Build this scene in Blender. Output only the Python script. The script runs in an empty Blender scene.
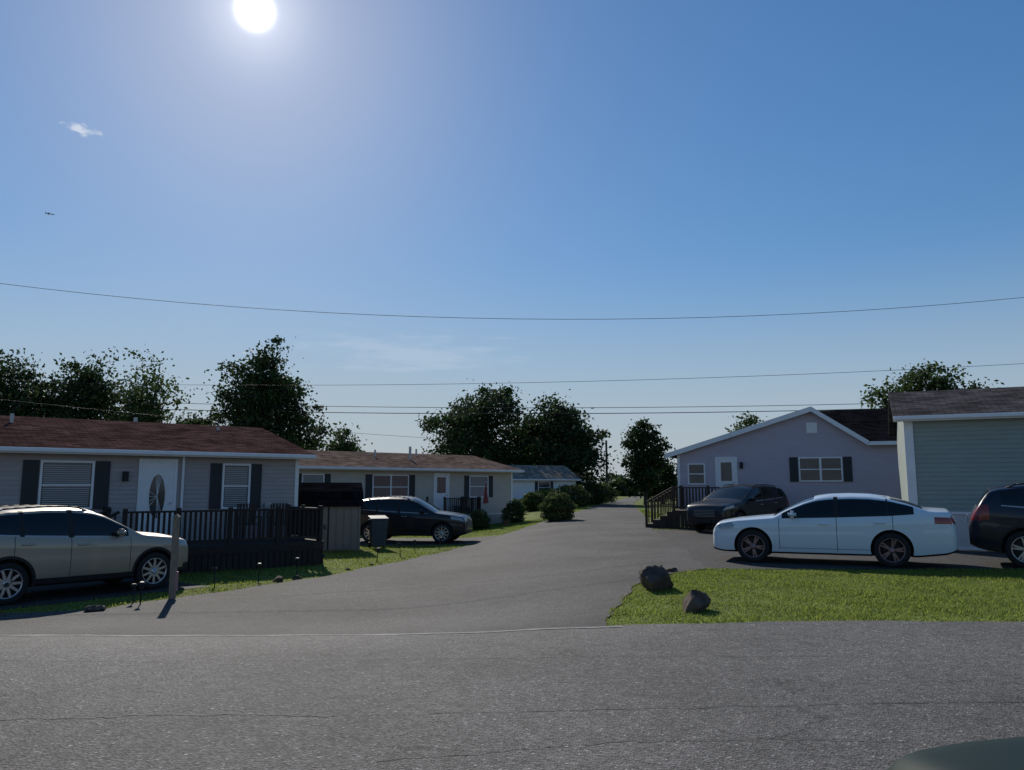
import bpy, bmesh, math, random
import numpy as np
from mathutils import Vector, Matrix
random.seed(7); RNG=np.random.default_rng(11)
rad=math.radians
sc=bpy.context.scene
COL=sc.collection

# ------------------------------------------------------------ materials
def newmat(name):
    m=bpy.data.materials.new(name); m.use_nodes=True
    return m,m.node_tree,m.node_tree.nodes['Principled BSDF']
def N(nt,t,**kw):
    n=nt.nodes.new(t)
    for k,v in kw.items(): setattr(n,k,v)
    return n
def pm(name,col,rough=.7,var=.15,scale=8,bump=0.0,bscale=60,metal=0,coat=0,spec=.5,stretch=None):
    m,nt,b=newmat(name)
    b.inputs['Roughness'].default_value=rough; b.inputs['Metallic'].default_value=metal
    b.inputs['Coat Weight'].default_value=coat; b.inputs['Coat Roughness'].default_value=.05
    b.inputs['Specular IOR Level'].default_value=spec
    tc=N(nt,'ShaderNodeTexCoord'); src=tc.outputs['Object']
    if stretch:
        mp=N(nt,'ShaderNodeMapping'); mp.inputs['Scale'].default_value=stretch
        nt.links.new(src,mp.inputs[0]); src=mp.outputs[0]
    no=N(nt,'ShaderNodeTexNoise'); no.inputs['Scale'].default_value=scale; no.inputs['Detail'].default_value=4
    nt.links.new(src,no.inputs['Vector'])
    r=N(nt,'ShaderNodeValToRGB'); e=r.color_ramp.elements
    e[0].position=.3; e[1].position=.7
    e[0].color=(*[c*(1-var) for c in col],1); e[1].color=(*[min(1,c*(1+var)) for c in col],1)
    nt.links.new(no.outputs['Fac'],r.inputs[0]); nt.links.new(r.outputs[0],b.inputs['Base Color'])
    if bump>0:
        n2=N(nt,'ShaderNodeTexNoise'); n2.inputs['Scale'].default_value=bscale; n2.inputs['Detail'].default_value=3
        nt.links.new(src,n2.inputs['Vector'])
        bp=N(nt,'ShaderNodeBump'); bp.inputs['Strength'].default_value=bump; bp.inputs['Distance'].default_value=.02
        nt.links.new(n2.outputs['Fac'],bp.inputs['Height']); nt.links.new(bp.outputs[0],b.inputs['Normal'])
    return m
def asphalt(name,base,seed=0,crack=.5,patch=.76):
    m,nt,b=newmat(name); L=nt.links.new
    tc=N(nt,'ShaderNodeTexCoord')
    mp=N(nt,'ShaderNodeMapping'); mp.inputs['Location'].default_value=(seed*13.1,seed*7.7,0); L(tc.outputs['Object'],mp.inputs[0]); P=mp.outputs[0]
    def noise(s,d,r):
        q=N(nt,'ShaderNodeTexNoise'); q.inputs['Scale'].default_value=s; q.inputs['Detail'].default_value=d; q.inputs['Roughness'].default_value=r; L(P,q.inputs['Vector']); return q
    big=noise(.3,6,.62); med=noise(5,5,.75); sm=noise(38,2,.8)
    ag=N(nt,'ShaderNodeTexVoronoi'); ag.inputs['Scale'].default_value=62; L(P,ag.inputs['Vector'])
    def mr(s,a,b_,c,d):
        q=N(nt,'ShaderNodeMapRange'); q.inputs[1].default_value=a; q.inputs[2].default_value=b_; q.inputs[3].default_value=c; q.inputs[4].default_value=d; L(s,q.inputs[0]); return q.outputs[0]
    def mul(a,c):
        q=N(nt,'ShaderNodeMath',operation='MULTIPLY'); L(a,q.inputs[0]); L(c,q.inputs[1]); return q.outputs[0]
    sp=N(nt,'ShaderNodeSeparateColor'); L(ag.outputs['Color'],sp.inputs[0])
    f=mul(mul(mr(big.outputs['Fac'],.34,.66,patch,2-patch),mr(med.outputs['Fac'],.3,.7,.78,1.22)),mul(mr(sp.outputs[0],0,1,.5,1.6),mr(sm.outputs['Fac'],.3,.7,.72,1.3)))
    gt=N(nt,'ShaderNodeMath',operation='GREATER_THAN'); gt.inputs[1].default_value=.96; L(sp.outputs[1],gt.inputs[0])
    ch=N(nt,'ShaderNodeMath',operation='MULTIPLY_ADD'); L(gt.outputs[0],ch.inputs[0]); ch.inputs[1].default_value=1.0; ch.inputs[2].default_value=1; f=mul(f,ch.outputs[0])
    ad=N(nt,'ShaderNodeVectorMath',operation='MULTIPLY_ADD'); L(big.outputs['Color'],ad.inputs[0]); ad.inputs[1].default_value=(5,5,0); L(P,ad.inputs[2])
    m2=N(nt,'ShaderNodeMapping'); m2.inputs['Scale'].default_value=(.2,.5,1); L(ad.outputs[0],m2.inputs[0])
    vo=N(nt,'ShaderNodeTexVoronoi',feature='DISTANCE_TO_EDGE'); vo.inputs['Scale'].default_value=1; L(m2.outputs[0],vo.inputs['Vector'])
    cr=mr(vo.outputs['Distance'],0,.006,1-crack,1); gate=mr(big.outputs['Fac'],.46,.54,0,1)
    mx=N(nt,'ShaderNodeMath',operation='MAXIMUM'); L(cr,mx.inputs[0]); L(gate,mx.inputs[1])
    f=mul(f,mx.outputs[0])
    cc=N(nt,'ShaderNodeVectorMath',operation='SCALE'); cc.inputs[0].default_value=base; L(f,cc.inputs['Scale'])
    L(cc.outputs[0],b.inputs['Base Color']); b.inputs['Roughness'].default_value=.85; b.inputs['Specular IOR Level'].default_value=.25
    bp=N(nt,'ShaderNodeBump'); bp.inputs['Strength'].default_value=.6; bp.inputs['Distance'].default_value=.012
    h=N(nt,'ShaderNodeMath',operation='ADD'); L(ag.outputs['Distance'],h.inputs[0]); L(med.outputs['Fac'],h.inputs[1])
    L(h.outputs[0],bp.inputs['Height']); L(bp.outputs[0],b.inputs['Normal'])
    return m
def leafmat(name,c1,c2,trans=.35):
    m,nt,b=newmat(name); L=nt.links.new
    g_=N(nt,'ShaderNodeNewGeometry'); r=N(nt,'ShaderNodeValToRGB'); e=r.color_ramp.elements
    e[0].color=(*c1,1); e[1].color=(*c2,1); L(g_.outputs['Random Per Island'],r.inputs[0])
    L(r.outputs[0],b.inputs['Base Color']); b.inputs['Roughness'].default_value=.65; b.inputs['Specular IOR Level'].default_value=.2
    t=N(nt,'ShaderNodeBsdfTranslucent'); L(r.outputs[0],t.inputs[0])
    ms=N(nt,'ShaderNodeMixShader'); ms.inputs[0].default_value=trans
    out=[n for n in nt.nodes if n.type=='OUTPUT_MATERIAL'][0]
    L(b.outputs[0],ms.inputs[1]); L(t.outputs[0],ms.inputs[2]); L(ms.outputs[0],out.inputs[0])
    return m
def roofmat(name,c):
    m,nt,b=newmat(name); L=nt.links.new
    tc=N(nt,'ShaderNodeTexCoord'); br=N(nt,'ShaderNodeTexBrick')
    br.inputs['Scale'].default_value=1; br.inputs['Brick Width'].default_value=.32; br.inputs['Row Height'].default_value=.15
    br.inputs['Mortar Size'].default_value=.008; br.inputs['Color1'].default_value=(*[x*.6 for x in c],1); br.inputs['Color2'].default_value=(*[x*1.4 for x in c],1); br.inputs['Mortar'].default_value=(*[x*.35 for x in c],1)
    L(tc.outputs['Object'],br.inputs['Vector'])
    no=N(nt,'ShaderNodeTexNoise'); no.inputs['Scale'].default_value=1.2; no.inputs['Detail'].default_value=6; L(tc.outputs['Object'],no.inputs['Vector'])
    mr=N(nt,'ShaderNodeMapRange'); mr.inputs[1].default_value=.3; mr.inputs[2].default_value=.7; mr.inputs[3].default_value=.7; mr.inputs[4].default_value=1.3; L(no.outputs['Fac'],mr.inputs[0])
    s=N(nt,'ShaderNodeVectorMath',operation='SCALE'); L(br.outputs['Color'],s.inputs[0]); L(mr.outputs[0],s.inputs['Scale']); L(s.outputs[0],b.inputs['Base Color'])
    b.inputs['Roughness'].default_value=1.0; b.inputs['Specular IOR Level'].default_value=0
    bp=N(nt,'ShaderNodeBump'); bp.inputs['Strength'].default_value=.6; bp.inputs['Distance'].default_value=.02; L(br.outputs['Fac'],bp.inputs['Height']); bp.invert=True; L(bp.outputs[0],b.inputs['Normal'])
    return m
M={}
M['street']=asphalt('street_asphalt',(.103,.098,.093),0,.5,.78)
M['road']=asphalt('side_road_asphalt',(.060,.057,.055),3,.45,.66)
M['drive']=asphalt('driveway_asphalt',(.044,.042,.042),5,.3)
M['ground']=pm('ground_grass',(.125,.15,.036),.95,.4,1.3,.8,25,spec=.1)
M['grass']=leafmat('grass_blades',(.10,.145,.026),(.28,.33,.07),.58)
M['seam']=pm('worn_seam',(.26,.25,.23),.9,.35,7,.4,60)
M['tar']=pm('crack_filler',(.02,.02,.021),.8,.2,12)
M['rock']=pm('boulder_stone',(.095,.072,.060),.95,.5,4,1.0,9,spec=.2)
M['leafD']=leafmat('leaves_dark',(.018,.034,.014),(.06,.095,.03),.30)
M['leafM']=leafmat('leaves_mid',(.03,.052,.018),(.09,.13,.04),.35)
M['leafB']=leafmat('leaves_olive',(.045,.065,.022),(.11,.14,.045),.35)
M['bark']=pm('bark',(.06,.048,.038),.95,.35,6,.7,25)
M['white']=pm('white_vinyl_trim',(.75,.75,.76),.5,.05,4)
M['sidL']=pm('grey_siding',(.37,.325,.315),.6,.07,1.5,stretch=(1,1,4))
M['sidM']=pm('beige_siding',(.48,.435,.37),.6,.06,1.5,stretch=(1,1,4))
M['sidG']=pm('lavender_siding',(.46,.405,.465),.6,.06,1.5,stretch=(1,1,4))
M['sidN']=pm('sage_siding',(.275,.315,.285),.6,.06,1.5,stretch=(1,1,4))
M['skirtL']=pm('skirting_grey',(.31,.29,.28),.7,.1,3)
M['roofL']=roofmat('brown_shingles',(.078,.045,.040))
M['roofM']=roofmat('tan_shingles',(.15,.11,.09))
M['roofG']=roofmat('charcoal_shingles',(.012,.012,.014))
M['roofN']=roofmat('grey_shingles',(.08,.073,.076))
M['roofF']=roofmat('beige_shingles',(.26,.22,.18))
M['shut']=pm('shutter_black',(.022,.024,.03),.6,.1,6)
M['glass']=pm('window_glass',(.05,.055,.065),.06,.3,1.5,spec=.45)
M['blind']=pm('window_blinds',(.33,.33,.34),.6,.1,3,stretch=(1,1,20))
M['dwood']=pm('dark_deck_wood',(.034,.025,.022),.75,.3,9,.3,30,stretch=(1,1,5),spec=.3)
M['bwood']=pm('brown_wood',(.06,.04,.03),.8,.3,9,.3,30,stretch=(1,1,5),spec=.3)
M['twood']=pm('weathered_post_wood',(.26,.20,.14),.85,.3,14,.5,30,stretch=(3,3,.4))
M['pole']=pm('pole_wood',(.09,.07,.055),.9,.3,8,.4,30,stretch=(3,3,.4))
M['shed']=pm('shed_panel',(.23,.195,.165),.7,.12,3)
M['metal']=pm('galvanised_metal',(.35,.36,.37),.4,.1,8,metal=.8)
M['black']=pm('black_plastic',(.018,.018,.02),.6,.15,12,spec=.3)
M['rubber']=pm('tire_rubber',(.02,.02,.021),.85,.2,20,spec=.3)
M['cglass']=pm('car_glass',(.006,.008,.010),.05,.1,3,spec=.5)
M['alu']=pm('alloy_wheel',(.42,.43,.45),.3,.08,8,metal=.9)
M['dalu']=pm('dark_alloy_wheel',(.22,.15,.155),.35,.1,8,metal=.7)
M['lamp']=pm('headlamp_lens',(.30,.33,.35),.1,.35,30,coat=1)
M['tail']=pm('taillamp_lens',(.22,.008,.010),.2,.3,20,coat=.4)
M['plate']=pm('plate',(.4,.42,.45),.5,.1,20)
M['pWhite']=pm('white_car_paint',(.62,.70,.76),.35,.02,2,coat=.8)
M['pTan']=pm('champagne_car_paint',(.34,.295,.23),.38,.03,2,metal=.35,coat=.8)
M['pBlack']=pm('black_car_paint',(.009,.010,.013),.35,.05,2,coat=.45,spec=.3)
M['pNavy']=pm('navy_car_paint',(.010,.012,.024),.35,.05,2,coat=.45,spec=.3)
M['pGreen']=pm('dark_green_car_paint',(.008,.020,.018),.6,.05,2,coat=.0,spec=.12)
M['red']=pm('red_cloth',(.22,.03,.03),.8,.2,6)
M['pink']=pm('pink_plastic',(.4,.18,.18),.6,.2,6)
M['terra']=pm('terracotta',(.2,.09,.05),.8,.2,6)
M['bin']=pm('bin_plastic',(.03,.045,.06),.6,.15,6)

# ------------------------------------------------------------ helpers
def link(o,parent=None):
    COL.objects.link(o)
    if parent: o.parent=parent
    return o
def mk(name,verts,faces,mat,parent=None,smooth=False):
    me=bpy.data.meshes.new(name); me.from_pydata([tuple(map(float,v)) for v in verts],[],faces)
    if mat: me.materials.append(mat)
    me.update()
    if smooth: me.shade_smooth()
    return link(bpy.data.objects.new(name,me),parent)
def fast(name,V,F,mat,parent=None):
    me=bpy.data.meshes.new(name); k=F.shape[1]
    me.vertices.add(len(V)); me.vertices.foreach_set('co',V.astype(np.float32).ravel())
    me.loops.add(F.size); me.loops.foreach_set('vertex_index',F.astype(np.int32).ravel())
    me.polygons.add(len(F)); me.polygons.foreach_set('loop_start',np.arange(0,F.size,k,dtype=np.int32))
    try: me.polygons.foreach_set('loop_total',np.full(len(F),k,dtype=np.int32))
    except Exception: pass
    me.materials.append(mat); me.update(calc_edges=True); me.validate()
    return link(bpy.data.objects.new(name,me),parent)
def empty(name,loc=(0,0,0),h=0):
    e=bpy.data.objects.new(name,None); e.location=loc; e.rotation_euler=(0,0,rad(h)); e.empty_display_size=.3
    return link(e)
class MB:
    def __init__(s): s.v=[]; s.f=[]
    def box(s,x0,x1,y0,y1,z0,z1):
        n=len(s.v); s.v+=[(x,y,z) for z in(z0,z1) for x,y in((x0,y0),(x1,y0),(x1,y1),(x0,y1))]
        s.f+=[[n+i for i in q] for q in((3,2,1,0),(4,5,6,7),(0,1,5,4),(1,2,6,5),(2,3,7,6),(3,0,4,7))]; return s
    def poly(s,pts):
        n=len(s.v); s.v+=list(pts); s.f.append(list(range(n,n+len(pts)))); return s
    def slab(s,pts,t):
        n=len(s.v); k=len(pts); s.v+=list(pts)+[(p[0],p[1],p[2]-t) for p in pts]
        s.f.append(list(range(n,n+k))); s.f.append(list(range(n+2*k-1,n+k-1,-1)))
        for i in range(k): j=(i+1)%k; s.f.append([n+j,n+i,n+k+i,n+k+j])
        return s
    def tube(s,p,q,r0,r1=None,k=8):
        r1=r0 if r1 is None else r1; p=Vector(p);q=Vector(q);d=(q-p).normalized()
        a=d.orthogonal().normalized(); b=d.cross(a); n=len(s.v)
        for c,r in((p,r0),(q,r1)):
            for i in range(k):
                t=2*math.pi*i/k; w=c+a*math.cos(t)*r+b*math.sin(t)*r; s.v.append(tuple(w))
        for i in range(k): j=(i+1)%k; s.f.append([n+i,n+j,n+k+j,n+k+i])
        s.f.append([n+i for i in range(k)][::-1]); s.f.append([n+k+i for i in range(k)]); return s
    def out(s,name,mat,parent=None,bevel=0,smooth=False):
        o=mk(name,s.v,s.f,mat,parent,smooth)
        if bevel:
            m=o.modifiers.new('b','BEVEL'); m.width=bevel; m.segments=2; m.limit_method='ANGLE'
        return o
def ss(t): t=min(1,max(0,t)); return t*t*(3-2*t)
def g(x,y): return -.45*ss((3.5-x)/6)*ss((y-7)/6)*(1-ss((y-55)/45))

# ------------------------------------------------------------ world / sun / camera
az=rad(-19.8); el=rad(31.9)
SUN=Vector((math.sin(az)*math.cos(el),math.cos(az)*math.cos(el),math.sin(el)))
w=bpy.data.worlds.new('World'); sc.world=w; w.use_nodes=True; nt=w.node_tree; L=nt.links.new
bg=nt.nodes['Background']; bg.inputs[1].default_value=.110
sky=N(nt,'ShaderNodeTexSky',sky_type='NISHITA'); sky.sun_disc=False; sky.sun_elevation=el; sky.sun_rotation=az
sky.air_density=1.0; sky.dust_density=.2; sky.ozone_density=2.6; sky.altitude=100
tc=N(nt,'ShaderNodeTexCoord'); D=tc.outputs['Generated']
def vm(op,a,b=None,bv=None):
    n=N(nt,'ShaderNodeVectorMath',operation=op); L(a,n.inputs[0])
    if b is not None: L(b,n.inputs[1])
    if bv is not None: n.inputs[1].default_value=bv
    return n
def mth(op,a,bv=None,b=None):
    n=N(nt,'ShaderNodeMath',operation=op); L(a,n.inputs[0])
    if bv is not None: n.inputs[1].default_value=bv
    if b is not None: L(b,n.inputs[1])
    return n.outputs[0]
bw=N(nt,'ShaderNodeRGBToBW'); L(sky.outputs[0],bw.inputs[0])
den=mth('ADD',mth('MULTIPLY',bw.outputs[0],.13),1.0); one=N(nt,'ShaderNodeMath',operation='DIVIDE'); one.inputs[0].default_value=1.2; L(den,one.inputs[1])
cs=N(nt,'ShaderNodeVectorMath',operation='SCALE'); L(sky.outputs[0],cs.inputs[0]); L(one.outputs[0],cs.inputs['Scale'])
dt=vm('DOT_PRODUCT',D,bv=SUN).outputs['Value']; dt=mth('MAXIMUM',dt,0)
g1=mth('MULTIPLY',mth('POWER',dt,15000),110); g2=mth('MULTIPLY',mth('POWER',dt,700),2.8); g3=mth('MULTIPLY',mth('POWER',dt,60),.9)
gs=mth('ADD',mth('ADD',g1,b=g2),b=g3)
gc=N(nt,'ShaderNodeVectorMath',operation='SCALE'); gc.inputs[0].default_value=(1,.97,.92); L(gs,gc.inputs['Scale'])
sx_=N(nt,'ShaderNodeSeparateXYZ'); L(D,sx_.inputs[0])
hz=N(nt,'ShaderNodeMapRange'); hz.interpolation_type='SMOOTHSTEP'; hz.inputs[1].default_value=0.0; hz.inputs[2].default_value=.30; hz.inputs[3].default_value=.85; hz.inputs[4].default_value=0; L(mth('ABSOLUTE',sx_.outputs[2]),hz.inputs[0])
hs=N(nt,'ShaderNodeHueSaturation'); hs.inputs['Saturation'].default_value=1.24; L(cs.outputs[0],hs.inputs['Color'])
hm_=N(nt,'ShaderNodeMix',data_type='RGBA'); L(hz.outputs[0],hm_.inputs[0]); L(hs.outputs[0],hm_.inputs[6]); hm_.inputs[7].default_value=(3.65,4.2,4.95,1)
add=vm('ADD',hm_.outputs[2],gc.outputs[0])
def cloud(prev,c,sx,sz,stren,nscale,nm,thr,det):
    c=Vector(c).normalized()
    d=vm('SUBTRACT',D,bv=c); d=vm('MULTIPLY',d.outputs[0],bv=(1/sx,1/sx,1/sz)); ln=vm('LENGTH',d.outputs[0]).outputs['Value']
    no=N(nt,'ShaderNodeTexNoise'); no.inputs['Scale'].default_value=nscale; no.inputs['Detail'].default_value=det
    mp=N(nt,'ShaderNodeMapping'); mp.inputs['Scale'].default_value=nm; L(D,mp.inputs[0]); L(mp.outputs[0],no.inputs['Vector'])
    q=mth('SUBTRACT',mth('MULTIPLY',no.outputs['Fac'],2.4),b=ln)
    mr=N(nt,'ShaderNodeMapRange'); mr.interpolation_type='SMOOTHSTEP'; mr.inputs[1].default_value=thr; mr.inputs[2].default_value=thr+.9; mr.inputs[4].default_value=stren; L(q,mr.inputs[0])
    mx=N(nt,'ShaderNodeMix',data_type='RGBA'); L(mr.outputs[0],mx.inputs[0]); L(prev,mx.inputs[6]); mx.inputs[7].default_value=(6.8,7.2,7.8,1)
    return mx.outputs[2]
o=cloud(add.outputs[0],(-.562,.948,.460),.020,.007,.7,80,(1,1,2.2),.25,6)
o=cloud(o,(-.13,.99,.175),.16,.03,.16,16,(1,1,6),.25,4)
L(o,bg.inputs[0])
sl=bpy.data.lights.new('sun','SUN'); sl.energy=4.2; sl.angle=rad(.53); sl.color=(1,.93,.82)
so=link(bpy.data.objects.new('sun',sl)); so.rotation_euler=SUN.to_track_quat('Z','Y').to_euler(); so.location=SUN*50
cd=bpy.data.cameras.new('camera'); cd.sensor_width=36; cd.lens=27.07; cd.clip_start=.05; cd.clip_end=8000
co=link(bpy.data.objects.new('camera',cd)); co.location=(0,0,1.6); co.rotation_euler=(rad(90+7.545),0,0); sc.camera=co
sc.view_settings.view_transform='Standard'; sc.view_settings.look='None'; sc.view_settings.exposure=0

# ------------------------------------------------------------ ground & roads
xs=np.unique(np.concatenate([np.linspace(-3000,-60,12),np.linspace(-60,-16,23),np.arange(-16,16.01,.25),np.linspace(16,60,23),np.linspace(60,3000,12)]))
ys=np.unique(np.concatenate([np.linspace(-200,-2,8),np.arange(-2,40.01,.25),np.linspace(40,120,81),np.linspace(120,5000,14)]))
V=[(x,y,g(x,y)) for y in ys for x in xs]; nx=len(xs)
F=[(j*nx+i,j*nx+i+1,(j+1)*nx+i+1,(j+1)*nx+i) for j in range(len(ys)-1) for i in range(nx-1)]
mk('ground',V,F,M['ground'],smooth=True)
LE=[(9.2,-30),(11,-24),(12.0,-15),(12.5,-10.5),(12.9,-8.0),(13.4,-6.9),(14.8,-6.15),(17.8,-4.45),(23,-2.7),(28.5,-1.1),(42,2.4),(60,6.0),(90,12.0),(130,20)]
RE=[(9.2,1.05),(10,1.25),(12,1.65),(13.5,2.15),(14.6,2.9),(15.4,3.8),(20,4.4),(24,4.8),(29.5,5.3),(44,7.5),(70,10.9),(90,14.3),(130,22.4)]
ley,lex=zip(*LE); rey,rex=zip(*RE)
def lx(y): return float(np.interp(y,ley,lex))+.06*math.sin(y*2.1)+.04*math.sin(y*5.3)
def rx(y): return float(np.interp(y,rey,rex))+.05*math.sin(y*1.7)+.03*math.sin(y*6.1)
def strip(name,yy,fl,fr,off,mat,nxs=40):
    V=[]
    for y in yy:
        a,b=fl(y),fr(y)
        for i in range(nxs+1):
            x=a+(b-a)*i/nxs; V.append((x,y,g(x,y)+off))
    n=nxs+1
    F=[(j*n+i,j*n+i+1,(j+1)*n+i+1,(j+1)*n+i) for j in range(len(yy)-1) for i in range(nxs)]
    return mk(name,V,F,mat,smooth=True)
strip('side_road',list(np.arange(9.2,40,.25))+list(np.arange(40,130,1)),lx,rx,.016,M['road'],70)
V=[];xx=np.concatenate([np.linspace(-200,-24,12),np.arange(-23.5,24,.5),np.linspace(24,200,12)]);yy=np.concatenate([np.linspace(-2.5,7,6),np.arange(7.25,9.4,.25),[9.4]])
for x in xx:
    for y in yy:
        y2=y+(.04*math.sin(x*1.9)+.03*math.sin(x*4.7) if y>9.3 else 0); V.append((x,y2,g(x,y2)+.026))
n=len(yy);mk('main_street',V,[(j*n+i,(j+1)*n+i,(j+1)*n+i+1,j*n+i+1) for j in range(len(xx)-1) for i in range(n-1)],M['street'],smooth=True)
V=[];F=[];xx=np.arange(-16,1.3,.12)
for i,x in enumerate(xx):
    c=9.36+.04*math.sin(x*1.9)+.03*math.sin(x*4.7)-.1; wd=.018+.018*abs(math.sin(x*3.1)+.6*math.sin(x*7.7))
    V+=[(x,c-wd,g(x,c)+.033),(x,c+wd,g(x,c)+.033)]
    if i: F.append((2*i-2,2*i,2*i+1,2*i-1))
mk('pavement_seam',V,F,M['seam'])
def crack(pts,wd,z=.032):
    V=[];F=[];k=0
    for (x0,y0),(x1,y1) in zip(pts[:-1],pts[1:]):
        for t in np.linspace(0,1,14,endpoint=False):
            x=x0+(x1-x0)*t+random.gauss(0,.015);y=y0+(y1-y0)*t+random.gauss(0,.018); ww=wd*random.uniform(.4,1.3)
            V+=[(x,y-ww,g(x,y)+z),(x,y+ww,g(x,y)+z)]
            if k: F.append((2*k-2,2*k,2*k+1,2*k-1))
            k+=1
    mk('road_crack',V,F,M['tar'])
crack([(-6,5.55),(-3.6,5.5),(-2.4,5.62),(-1,5.6),(.6,5.75),(2.4,5.9),(5,6.0)],.005)
crack([(-.8,4.7),(.4,5.0),(1.6,5.1),(2.7,5.0),(4,5.25)],.004)
crack([(-7,7.4),(-3,7.3),(1,7.5),(4,7.45),(8,7.6)],.003)
crack([(-5.2,14.5),(-3.5,15.4),(-1.2,16.3),(1.2,16.0),(3.8,16.9)],.014,.021)
crack([(-1.6,22.5),(.4,22.1),(2.3,22.9),(4.2,22.6)],.02,.021)
strip('driveway',np.arange(15.4,29.6,.4),lambda y:rx(y)-.3,lambda y:22 if y<19.6 else 12.5,.010,M['drive'],60)
HL=53; CX,CY=-8.72,15.35
hd=rad(HL); dx,dy=math.cos(hd),math.sin(hd); V=[]
DA,DB0,DB1=2.3,-1.35,2.1
for a in np.linspace(-9,DA,40):
    for b in np.linspace(DB0,DB1,12):
        x=CX+dx*a-dy*b; y=CY+dy*a+dx*b; V.append((x,y,g(x,y)+.008))
mk('driveway',V,[(j*12+i,(j+1)*12+i,(j+1)*12+i+1,j*12+i+1) for j in range(39) for i in range(11)],M['drive'],smooth=True)
strip('driveway',np.arange(27.8,31.8,.4),lambda y:-8.2,lambda y:lx(y)+.3,.010,M['drive'],30)
def inleftdrive(x,y):
    a=(x-CX)*dx+(y-CY)*dy; b=-(x-CX)*dy+(y-CY)*dx
    return -9<a<DA and DB0<b<DB1
def grass(name,x0,x1,y0,y1,n,ok,hh,wd):
    X=RNG.uniform(x0,x1,n*2);Y=RNG.uniform(y0,y1,n*2)
    pts=[(x,y) for x,y in zip(X,Y) if ok(x,y)][:n]
    P=np.array(pts);k=len(P); Z=np.array([g(x,y) for x,y in pts])
    clump=.6+.5*(np.sin(P[:,0]*2.3+np.sin(P[:,1]*1.7)*2)*np.sin(P[:,1]*2.9+P[:,0])+.4*RNG.normal(size=k))
    H=hh*np.clip(clump,.35,1.8); A=RNG.uniform(0,2*np.pi,k); W=wd*RNG.uniform(.6,1.3,k)
    lean=RNG.normal(0,.6,(k,2))*H[:,None]
    V=np.zeros((k,3,3)); V[:,0,0]=P[:,0]-np.cos(A)*W;V[:,0,1]=P[:,1]-np.sin(A)*W;V[:,0,2]=Z
    V[:,1,0]=P[:,0]+np.cos(A)*W;V[:,1,1]=P[:,1]+np.sin(A)*W;V[:,1,2]=Z
    V[:,2,0]=P[:,0]+lean[:,0];V[:,2,1]=P[:,1]+lean[:,1];V[:,2,2]=Z+H
    fast(name,V.reshape(-1,3),np.arange(3*k).reshape(-1,3),M['grass'])
grass('lawn_grass',1,13,9.3,15.6,80000,lambda x,y:x>rx(y)-.06 and y>9.42+.05*math.sin(x*3) and y<15.35+.06*math.sin(x*2.2),.045,.009)
grass('lawn_grass',-12,3,12.3,42,60000,lambda x,y:x<lx(y)+.05 and not inleftdrive(x,y) and x>lx(y)-6 and not(27.7<y<31.9),.055,.014)
grass('lawn_grass',2,9,42,60,7000,lambda x,y:x<lx(y)+.05 or x>rx(y),.10,.03)

# ------------------------------------------------------------ trees
def tree(name,loc,trunk_h,blobs,nclump,per,crad,lsize,mat,seed,trunk_r=.25):
    r=np.random.default_rng(seed); p=empty(name,(loc[0],loc[1],g(*loc)))
    wts=np.array([b[3]*b[4]*b[5] for b in blobs])**.8; wts/=wts.sum(); C=[]
    for i in range(nclump):
        b=blobs[r.choice(len(blobs),p=wts)]
        d=r.normal(size=3); d/=np.linalg.norm(d); q=r.uniform(.08,1)**.45*(1+.12*r.normal())
        C.append((b[0]+d[0]*q*b[3],b[1]+d[1]*q*b[4],b[2]+d[2]*q*b[5]))
    C=np.array(C); cr=crad*r.uniform(.4,1.3,len(C)); pos=np.repeat(C,per,0)+r.normal(size=(nclump*per,3))*np.repeat(cr,per)[:,None]*np.array([1,1,.6])
    k=len(pos); a=r.normal(size=(k,3));a/=np.linalg.norm(a,axis=1)[:,None]; b=np.cross(a,r.normal(size=(k,3)));b/=np.linalg.norm(b,axis=1)[:,None]
    s=(lsize*r.uniform(.5,1.3,k))[:,None]
    V=np.stack([pos-a*s,pos-b*s*.6,pos+a*s,pos+b*s*.6],1).reshape(-1,3)
    fast('foliage',V,np.arange(4*k).reshape(-1,4),mat,p)
    mb=MB(); top=max(b[2] for b in blobs)
    pts=[Vector((0,0,-.1)),Vector((.05,.0,trunk_h)),Vector((.15*r.normal(),.15*r.normal(),(trunk_h+top)/2)),Vector((blobs[0][0]*.5,blobs[0][1]*.5,top))]
    rr=[trunk_r,trunk_r*.75,trunk_r*.5,trunk_r*.15]
    for i in range(3): mb.tube(pts[i],pts[i+1],rr[i],rr[i+1],9)
    for i in range(26):
        c=Vector(C[r.integers(len(C))]); t=r.uniform(0,1); st=pts[1].lerp(pts[3],t*.8); mid=st.lerp(c,.5)+Vector((0,0,-.2))
        mb.tube(st,mid,trunk_r*.3,trunk_r*.17,6); mb.tube(mid,c,trunk_r*.17,trunk_r*.05,6)
    mb.out('trunk',M['bark'],p)
    return p
def blobset(w,zb,zt,n,seed,taper=.6):
    r=np.random.default_rng(seed); out=[]
    for i in range(n):
        t=(i+.5)/n; z=zb+(zt-zb)*(t*.92); ww=w*.5*(1-taper*max(0,t-.35)/.65)*(0.8+.2*min(1,t/.25))
        for k in range(2 if t<.8 else 1):
            a=r.uniform(0,6.28) if k==0 else a+math.pi+r.uniform(-.6,.6)
            q=r.uniform(.3,.55)*ww*(1 if t<.8 else .3)
            out.append((math.cos(a)*q,math.sin(a)*q*.8,z-.04*(zt-zb),ww*r.uniform(.45,.65),ww*r.uniform(.45,.65),(zt-zb)*.85/n*r.uniform(.8,1.2)))
    return out
T=lambda *a,**k: tree('deciduous_tree',*a,**k)
T((-34,50),2.5,blobset(11.5,2.2,11.8,6,1,.35),340,80,.6,.14,M['leafD'],21,.3)
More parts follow.
